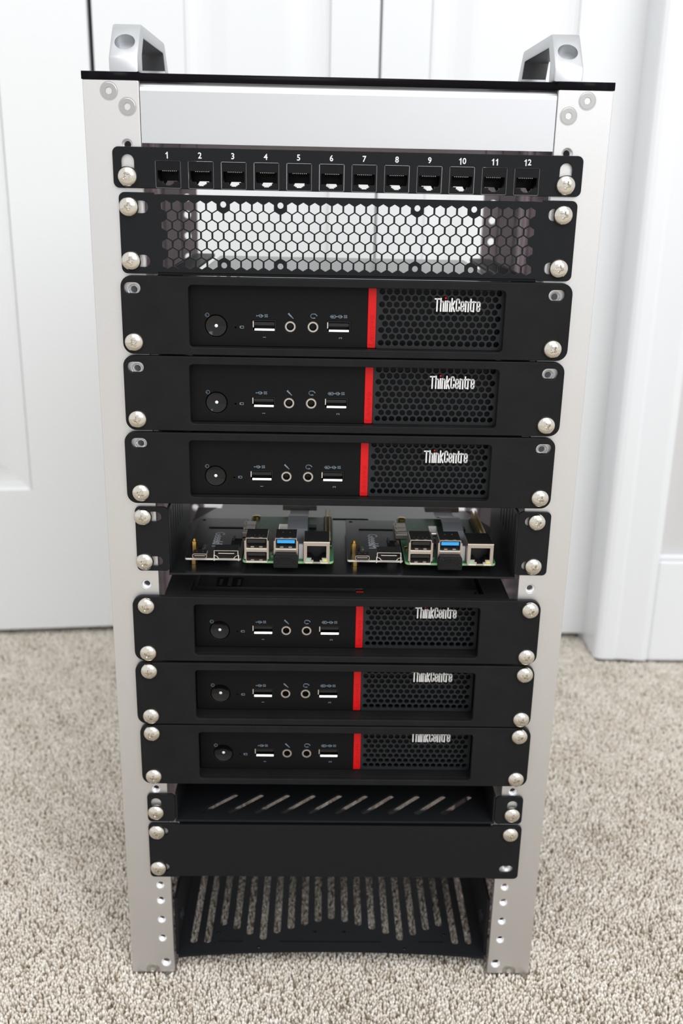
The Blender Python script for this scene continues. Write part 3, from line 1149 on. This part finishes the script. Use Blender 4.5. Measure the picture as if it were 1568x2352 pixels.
def make_board():
    r = empty('single_board_computer', (0, 0, 0))
    # local: x from left board edge, y from front board edge, z=0 on the board top; lifted so that the origin is the tray
    LZ = 5.7
    O = (0, 0, LZ)
    nh = [circ(3.5, 81.5, 1.35, 12), circ(52.5, 81.5, 1.35, 12), circ(3.5, 23.5, 1.35, 12), circ(52.5, 23.5, 1.35, 12)]
    bd = link('board', shape(rrect(0, 56, 0, 85, 3, 4), nh, 1.5, 0.05, 'xy'), GREEN, r, O)
    MB().mesh(shape(rrect(-0.05, 56.05, -0.05, 85.05, 3, 4), [rrect(0.6, 55.4, 0.6, 84.4, 2.6, 4)], 1.4, 0, 'xy'), moved(0, 0, -0.05)).build('board_edge', GEDGE, bd)
    so = MB()
    for x, y in ((3.5, 23.5), (52.5, 23.5), (3.5, 81.5), (52.5, 81.5)):
        so.lathe([(2.4, -5.6), (2.4, -1.5)], 6, (x, y, 0), 'z').lathe([(2.6, 0), (2.6, 1.4), (1.2, 1.9)], 12, (x, y, 0), 'z')
    so.build('standoff', BRASS, r, loc=O)

    def usb(cx, blue, nm):
        w = 6.7
        y0, y1 = -2.0, 15.5
        op = [rrect(cx - 6.15, cx + 6.15, 0.8, 6.5, 0.3, 2), rrect(cx - 6.15, cx + 6.15, 9.2, 15.1, 0.3, 2)]
        m = MB().mesh(shape(rrect(cx - w, cx + w, 0, 15.6, 0.7, 3), op, y1 - y0 - 0.6, 0.15), moved(0, y0, 0))
        m.box(cx - 3.6, cx - 1.6, y0 + 0.2, y0 + 3, 1.0, 1.5).box(cx + 1.6, cx + 3.6, y0 + 0.2, y0 + 3, 1.0, 1.5)
        m.box(cx - 3.6, cx - 1.6, y0 + 0.2, y0 + 3, 9.5, 10.1).box(cx + 1.6, cx + 3.6, y0 + 0.2, y0 + 3, 9.5, 10.1)
        m.box(cx - 3.6, cx - 1.6, y0 - 0.1, y0 + 1.6, 15.3, 15.9).box(cx + 1.6, cx + 3.6, y0 - 0.1, y0 + 1.6, 15.3, 15.9)
        m.box(cx - w - 0.7, cx - w + 0.2, y0 - 0.3, y0 + 0.2, 2, 14).box(cx + w - 0.2, cx + w + 0.7, y0 - 0.3, y0 + 0.2, 2, 14)
        u = m.build(nm, CONN, r, loc=O)
        bright = MB().box(cx - 6.3, cx + 6.3, y0 - 0.35, y0 + 0.1, 8.4, 9.2)
        bright.box(cx - 6.3, cx + 6.3, y0 - 0.35, y0 + 0.1, -0.2, 0.7)
        bright.build('lip', SHINY, u)
        bk = MB().box(cx - 5.8, cx + 5.8, y0 + 9, y0 + 10, 0.9, 14.8)
        bk.box(cx - 5.5, cx + 5.5, y0 + 0.8, y0 + 10, 3.9, 5.7)
        bk.box(cx - w + 0.25, cx + w - 0.25, y0 + 1.7, y1 - 0.7, 15.61, 15.66)
        bk.build('inside', INK, u)
        t = MB().box(cx - 5.4, cx + 5.4, y0 + 0.5, y0 + 10, 12.3, 14.4)
        t.build('tongue', BLUE if blue else INK, u)
        dts = MB()
        for k, (dx, dy) in enumerate(((-2.2, 11), (2.2, 11)) if blue else ((-4, 5), (-1.4, 5), (1.4, 5), (4, 5))):
            dts.lathe([(0.55 if blue else 0.25, 15.62), (0.55 if blue else 0.25, 15.8)], 10, (cx + dx, y0 + dy, 0), 'z')
        dts.build('spot', SHINY, u)
    usb(8.9, False, 'usb_port')
    usb(26.8, True, 'usb_port')
    # network socket
    cx, y0 = 45.6, -2.2
    op = [(cx - 5.9, 3.2), (cx - 5.9, 10.9), (cx + 5.9, 10.9), (cx + 5.9, 3.2), (cx + 3.2, 3.2), (cx + 3.2, 1.7), (cx + 1.9, 1.7), (cx + 1.9, 0.5), (cx - 1.9, 0.5), (cx - 1.9, 1.7), (cx - 3.2, 1.7), (cx - 3.2, 3.2)]
    m = MB().mesh(shape(rrect(cx - 8, cx + 8, -0.4, 13.6, 0.3, 2), [op], 20.5, 0.15), moved(0, y0, 0))
    e = m.build('network_socket', CONN, r, loc=O)
    MB().box(cx - 8, cx + 8, y0 - 0.15, y0 + 0.3, 13.1, 13.75).box(cx - 7, cx - 2.4, y0 - 0.3, y0 + 0.2, -0.3, 0.5).box(cx + 2.4, cx + 7, y0 - 0.3, y0 + 0.2, -0.3, 0.5).build('lip', SHINY, e)
    MB().box(cx - 5.8, cx + 5.8, y0 + 9, y0 + 10, 0.6, 10.8).box(cx - 7.6, cx + 7.6, y0 + 1.2, y0 + 20, 13.61, 13.66).build('inside', INK, e)
    ln_ = shape([(x * 1.0, z) for x, z in rrect(cx - 7, cx + 7, 0.1, 12.5, 0.3, 2)], [[(cx + (x - cx) * 0.97, 0.25 + z * 0.965) for x, z in op]], 8, 0)
    MB().mesh(ln_, moved(0, y0 + 0.7, 0)).build('lining', INK, e)
    MB().box(cx - 6.4, cx - 3.9, y0 - 0.12, y0 + 0.4, 1.0, 2.4).build('lamp', LEDG, e)
    MB().box(cx + 3.9, cx + 6.4, y0 - 0.12, y0 + 0.4, 1.0, 2.4).build('lamp', LEDY, e)
    # pin header
    ph_ = MB().box(50, 55, 29, 80, 0, 2.5).build('pin_header', INK, r, loc=O)
    pn = MB()
    for k in range(20):
        for dx in (-1.27, 1.27):
            x, y = 52.5 + dx, 30.4 + 2.54 * k
            pn.box(x - 0.32, x + 0.32, y - 0.32, y + 0.32, 2.5, 8.6)
    pn.build('pins', GOLD, ph_)
    # chips
    MB().box(20, 35, 48, 63, 0, 2.4).build('processor', SHINY, r, 0.5, loc=O)
    MB().box(21, 33, 30, 40, 0, 1.2).box(6, 13, 48, 55, 0, 1.0).box(38, 45, 28, 35, 0, 1.2).box(40, 45, 60, 66, 0, 1.2).build('chips', INK, r, loc=O)
    MB().box(15.9, 19.8, 20, 42, 0, 5.5).build('camera_connector', BROWN, r, loc=O)
    MB().box(34.6, 37.2, 4.5, 6.5, 0, 9.2).build('capacitor', WHITE, r, loc=O)
    cp = MB()
    for x, y in ((17.8, 8), (17.0, 13), (17.6, 16), (36, 12), (36.2, 18), (35, 24)):
        cp.box(x - 0.8, x + 0.8, y - 0.5, y + 0.5, 0, 0.9)
    cp.build('small_parts', SHINY, r, loc=O)
    # ribbon cable rising behind the ports and its end board
    prof = [(19, 1.2), (24, 4), (32, 9.5), (42, 12), (52, 11.5), (62, 9.0), (72, 5.0), (86, 2.2), (98, 2.0)]
    rb = MB()
    vs = []
    for y, z in prof:
        for dz in (0, 0.5):
            vs += [(26.5, y, z + dz), (39.5, y, z + dz)]
    n = len(prof)
    fs = []
    for i in range(n - 1):
        a = 4 * i
        fs += [(a, a + 4, a + 5, a + 1), (a + 2, a + 3, a + 7, a + 6), (a, a + 2, a + 6, a + 4), (a + 1, a + 5, a + 7, a + 3)]
    fs += [(0, 1, 3, 2), (4 * n - 4, 4 * n - 2, 4 * n - 1, 4 * n - 3)]
    rb.add(vs, fs)
    rb.build('ribbon_cable', RIBBON, r, loc=O)
    MB().box(21, 45, 96, 112, 1.0, 4.5).build('card_holder', BROWN, r, 0.4, loc=O)
    MB().box(21, 24, 110.5, 112.2, 4.4, 6.2).box(42, 45, 110.5, 112.2, 4.4, 6.2).build('card_clip', INK, r, loc=O)
    # black adapter board on the left, carrying usb-c and hdmi sockets
    ab = link('adapter_board', shape(rrect(-35.7, -1.2, 3.5, 80, 1.2, 3), [circ(-32, 76, 1.4, 10), rrect(-9.5, -3.0, 22, 40, 0.4, 2)], 1.3, 0.05, 'xy'), BPCB, r, O)
    MB().mesh(shape(rrect(-35.72, -1.18, 3.45, 80.05, 1.2, 3), [rrect(-35.2, -1.7, 4.0, 79.5, 0.9, 3)], 1.2, 0, 'xy'), moved(0, 0, -0.05)).build('board_edge', PCBEDGE, ab)
    c1 = MB().mesh(shape(rrect(-31, -22, 0, 3.3, 1.4, 5), [rrect(-30.6, -22.4, 0.4, 2.9, 1.1, 5)], 7.4, 0.05), moved(0, 2.3, 0))
    c1.box(-29.8, -23.2, 3.2, 9, 1.45, 1.95)
    c1.lathe([(0.4, 3.3), (0.4, 3.45)], 8, (-28.4, 6, 0), 'z').lathe([(0.4, 3.3), (0.4, 3.45)], 8, (-24.6, 6, 0), 'z')
    c1.build('usb_c_socket', CONN, ab)
    MB().box(-30.7, -22.3, 2.9, 9.4, 3.31, 3.36).box(-30.5, -22.5, 4.2, 9.5, 0.45, 1.4).box(-30.5, -22.5, 4.2, 9.5, 2.0, 2.85).build('shell_top', INK, ab)
    hd = [(-17.6, 5.7), (-2.6, 5.7), (-2.6, 2.6), (-4.4, 1.7), (-5.2, 0.3), (-15.0, 0.3), (-15.8, 1.7), (-17.6, 2.6)][::-1]
    hi = [(x + (0.45 if x < -10 else -0.45), z - 0.3 if z > 4 else z + (0.3 if z < 1 else 0.1)) for x, z in hd]
    c2 = MB().mesh(shape(hd, [hi], 11, 0.05), moved(0, 1.8, 0))
    c2.box(-15.0, -5.2, 3.4, 11, 3.1, 3.5)
    c2.box(-17.2, -3, 12.2, 12.8, 0.4, 5.6)
    c2.box(-17.9, -17.3, 3, 5, -1.5, 2.4).box(-2.9, -2.3, 3, 5, -1.5, 2.4)
    c2.build('hdmi_socket', SHINY, ab)
    MB().box(-17.4, -2.8, 2.6, 12.5, 5.71, 5.76).box(-16.9, -3.3, 9.4, 12.0, 0.5, 5.4).build('shell_top', INK, ab)
    s1 = MB().lathe([(2.2, 0), (2.2, 6.2), (1.9, 6.4), (1.2, 6.4), (1.2, 7.6), (0.9, 7.9)], 6, (-31.3, 17.5, 0), 'z')
    s1.lathe([(2.2, -5.6), (2.2, -1.3)], 6, (-30.8, 9.0, 0), 'z')
    s1.build('standoff', BRASS, ab)
    # white print on the adapter board, read from the back towards the front
    tx = text_mesh('GeeekPi', 9.0, 0.05, 0.9, 0.1, 'RIGHT')
    MB().mesh(tx, lambda q: (-18.6 + q[2], 24.0 - q[0], 0.02 - q[1])).build('printed_name', ICON2, ab)
    q = MB().box(-26.6, -25.9, 24, 26, 0, 0.6).lathe([(0.7, 0), (0.7, 0.8)], 10, (-26.3, 19.5, 0), 'z')
    for k in range(4):
        q.box(-26.6, -25.0, 21.4 + 1.3 * k, 22.1 + 1.3 * k, 0, 0.5)
    q.build('solder_pads', SHINY, ab)
    MB().box(-31.5, -27.4, 21.5, 27, 0, 1.4).box(-9, -7.8, 34, 44, 0, 0.5).box(-27, -4, 60, 61.2, 0, 0.5).build('chips', GRILLE, ab)
    # metal plug bridges between the two boards
    br = MB()
    for y in (45, 54, 62):
        br.box(-3.4, 4.4, y - 3.2, y + 3.2, 0.2, 3.4)
        br.box(-2.6, -1.9, y - 1, y + 1, 3.4, 5.0)
    br.build('plug_bridge', CONN, r, 0.3, loc=O)
    return r


ICON2 = mat('pale_blue_print', (0.9, 0.92, 1.0), 0.6)
bd0 = make_board()
BX = [-59.8, 40.6]
BLB = ['left one of the two green circuit boards with blue ports on the open shelf',
       'right one of the two green circuit boards on the open shelf, gold pins showing']
for i in range(2):
    o = bd0 if i == 0 else copy_tree(bd0)
    o.location = P(BX[i], 4.2, TF)
    tag(o, BLB[i], 'circuit board', 'bare computers on the open shelf')


def make_dongle():
    m = MB()
    out = [(-7.3, -1.6), (7.3, -1.6), (7.6, 0.5), (7.3, 5.6), (6.2, 7.0), (-6.2, 7.0), (-7.3, 5.6), (-7.6, 0.5)]
    m.mesh(shape(out, [], 4.2, 0.6), moved(0, -6.4, 0))
    o = empty('usb_dongle', (0, 0, 0))
    body = m.build('body', PRINTED, o, smooth=True)
    arc = [(-6.0 + 12.0 * k / 10, 2.0 + 2.6 * math.sin(math.pi * k / 10)) for k in range(11)]
    MB().stroke(arc, 0.7, -6.3, 0.5).stroke([(-5.4, 0.3), (5.4, 0.3)], 0.4, -6.3, 0.3).build('ridge', GLOSS, o)
    MB().stroke([(-6.2, 5.6), (-5.0, 6.1), (-4.4, 5.0)], 0.5, -6.3, 0.35).stroke([(6.2, 5.6), (5.0, 6.1), (4.4, 5.0)], 0.5, -6.3, 0.35).build('clip', GRILLE, o)
    MB().box(-5.8, 5.8, -2.2, 6, 1.4, 5.6).build('plug', SHINY, o)
    return o


dg0 = make_dongle()
for i in range(2):
    o = dg0 if i == 0 else copy_tree(dg0)
    o.location = P(BX[i] + 26.8, 4.2, TF + 5.7 - 0.5)
    tag(o, ['tiny black plug under the blue port of the left circuit board', 'tiny black plug under the blue port of the right circuit board'][i], 'dongle', 'plugs under the blue ports')

# ------------------------------------------------------------------ slim slotted tray
TX = 0.6
tr = empty('slotted_tray', P(TX, -2, -424.5), 'slim black tray with slanted slots between the computers and the blank panel', 'tray')
TO = (0, 2, 424.5)
for s in (-1, 1):
    x0, x1 = (-124.6, -106.4) if s < 0 else (106.4, 124.6)
    MB().mesh(shape(rrect(x0, x1, -423.7, -402.8, 2.6), [rrect(s * HX - TX - 3.4, s * HX - TX + 3.4, -420, -406.0, 3.3)], 1.8, 0.2), moved(0, -2, 0)).build('ear', POWDER, tr, loc=TO)
hs = []
for row in range(3):
    for k in range(-1, 11):
        x0, y0 = -90.8 + 18.05 * k + 2.0 + row * 0.0, 8 + row * 36
        a = [(x0, y0), (x0 + 19.5, y0 + 19)]
        if x0 < -103 or x0 + 21 > 103:
            continue
        d = Vector((a[1][0] - a[0][0], a[1][1] - a[0][1])).normalized()
        n_ = Vector((-d.y, d.x)) * 2.1
        pts = []
        for (px, py), s0 in ((a[0], 1), (a[1], -1)):
            base = math.atan2(n_.y, n_.x) if s0 > 0 else math.atan2(-n_.y, -n_.x)
            pts += [(px + 2.1 * math.cos(base + math.pi * t / 6), py + 2.1 * math.sin(base + math.pi * t / 6)) for t in range(7)]
        hs.append(pts)
link('floor_plate', shape(rrect(-106.4, 106.4, -2, 118, 0.6, 2), hs, 1.5, 0.15, 'xy'), POWDER, tr, (TO[0], TO[1], TO[2] - 422.3))
for s in (-1, 1):
    x0, x1 = (-106.4, -104.9) if s < 0 else (104.9, 106.4)
    MB().box(x0, x1, -1.5, 118, -423.8, -402.8).build('side_wall', POWDER, tr, 0.3, loc=TO)
MB().box(-104.9, 104.9, 116.5, 118, -422.3, -402.8).build('rear_wall', POWDER, tr, 0.3, loc=TO)
for s in (-1, 1):
    screw(tr, s * HX - TX, 0, TO[2] + hz(10, 2) - 0.5)

# ------------------------------------------------------------------ blank panel
BX_ = 0.9
bp_ = empty('blank_panel', P(BX_, -2, -467.8), 'plain black blank panel, lowest in the rack, its lower right screw missing', 'blank panel')
BO = (0, 0, 467.8)
hs = []
for s in (-1, 1):
    for n, h in ((10, 3), (11, 2)):
        hs.append(rrect(s * 116.7 - 4.7, s * 116.7 + 4.7, hz(n, h) - 3.2, hz(n, h) + 3.2, 3.1))
link('faceplate', shape(ears_outline(-125, 125, -467.9, -425.5, 3.0, 0.8, 105), hs, 1.8, 0.2), POWDER, bp_, BO)
MB().box(-104.8, 104.8, 0.8, 12, -427.5, -426.3).box(-104.8, 104.8, 0.8, 12, -467.0, -465.8).build('flange', POWDER, bp_, 0.5, loc=BO)
for s, n, h in ((-1, 10, 3), (1, 10, 3), (-1, 11, 2)):
    screw(bp_, s * HX - BX_, 0, BO[2] + hz(n, h))
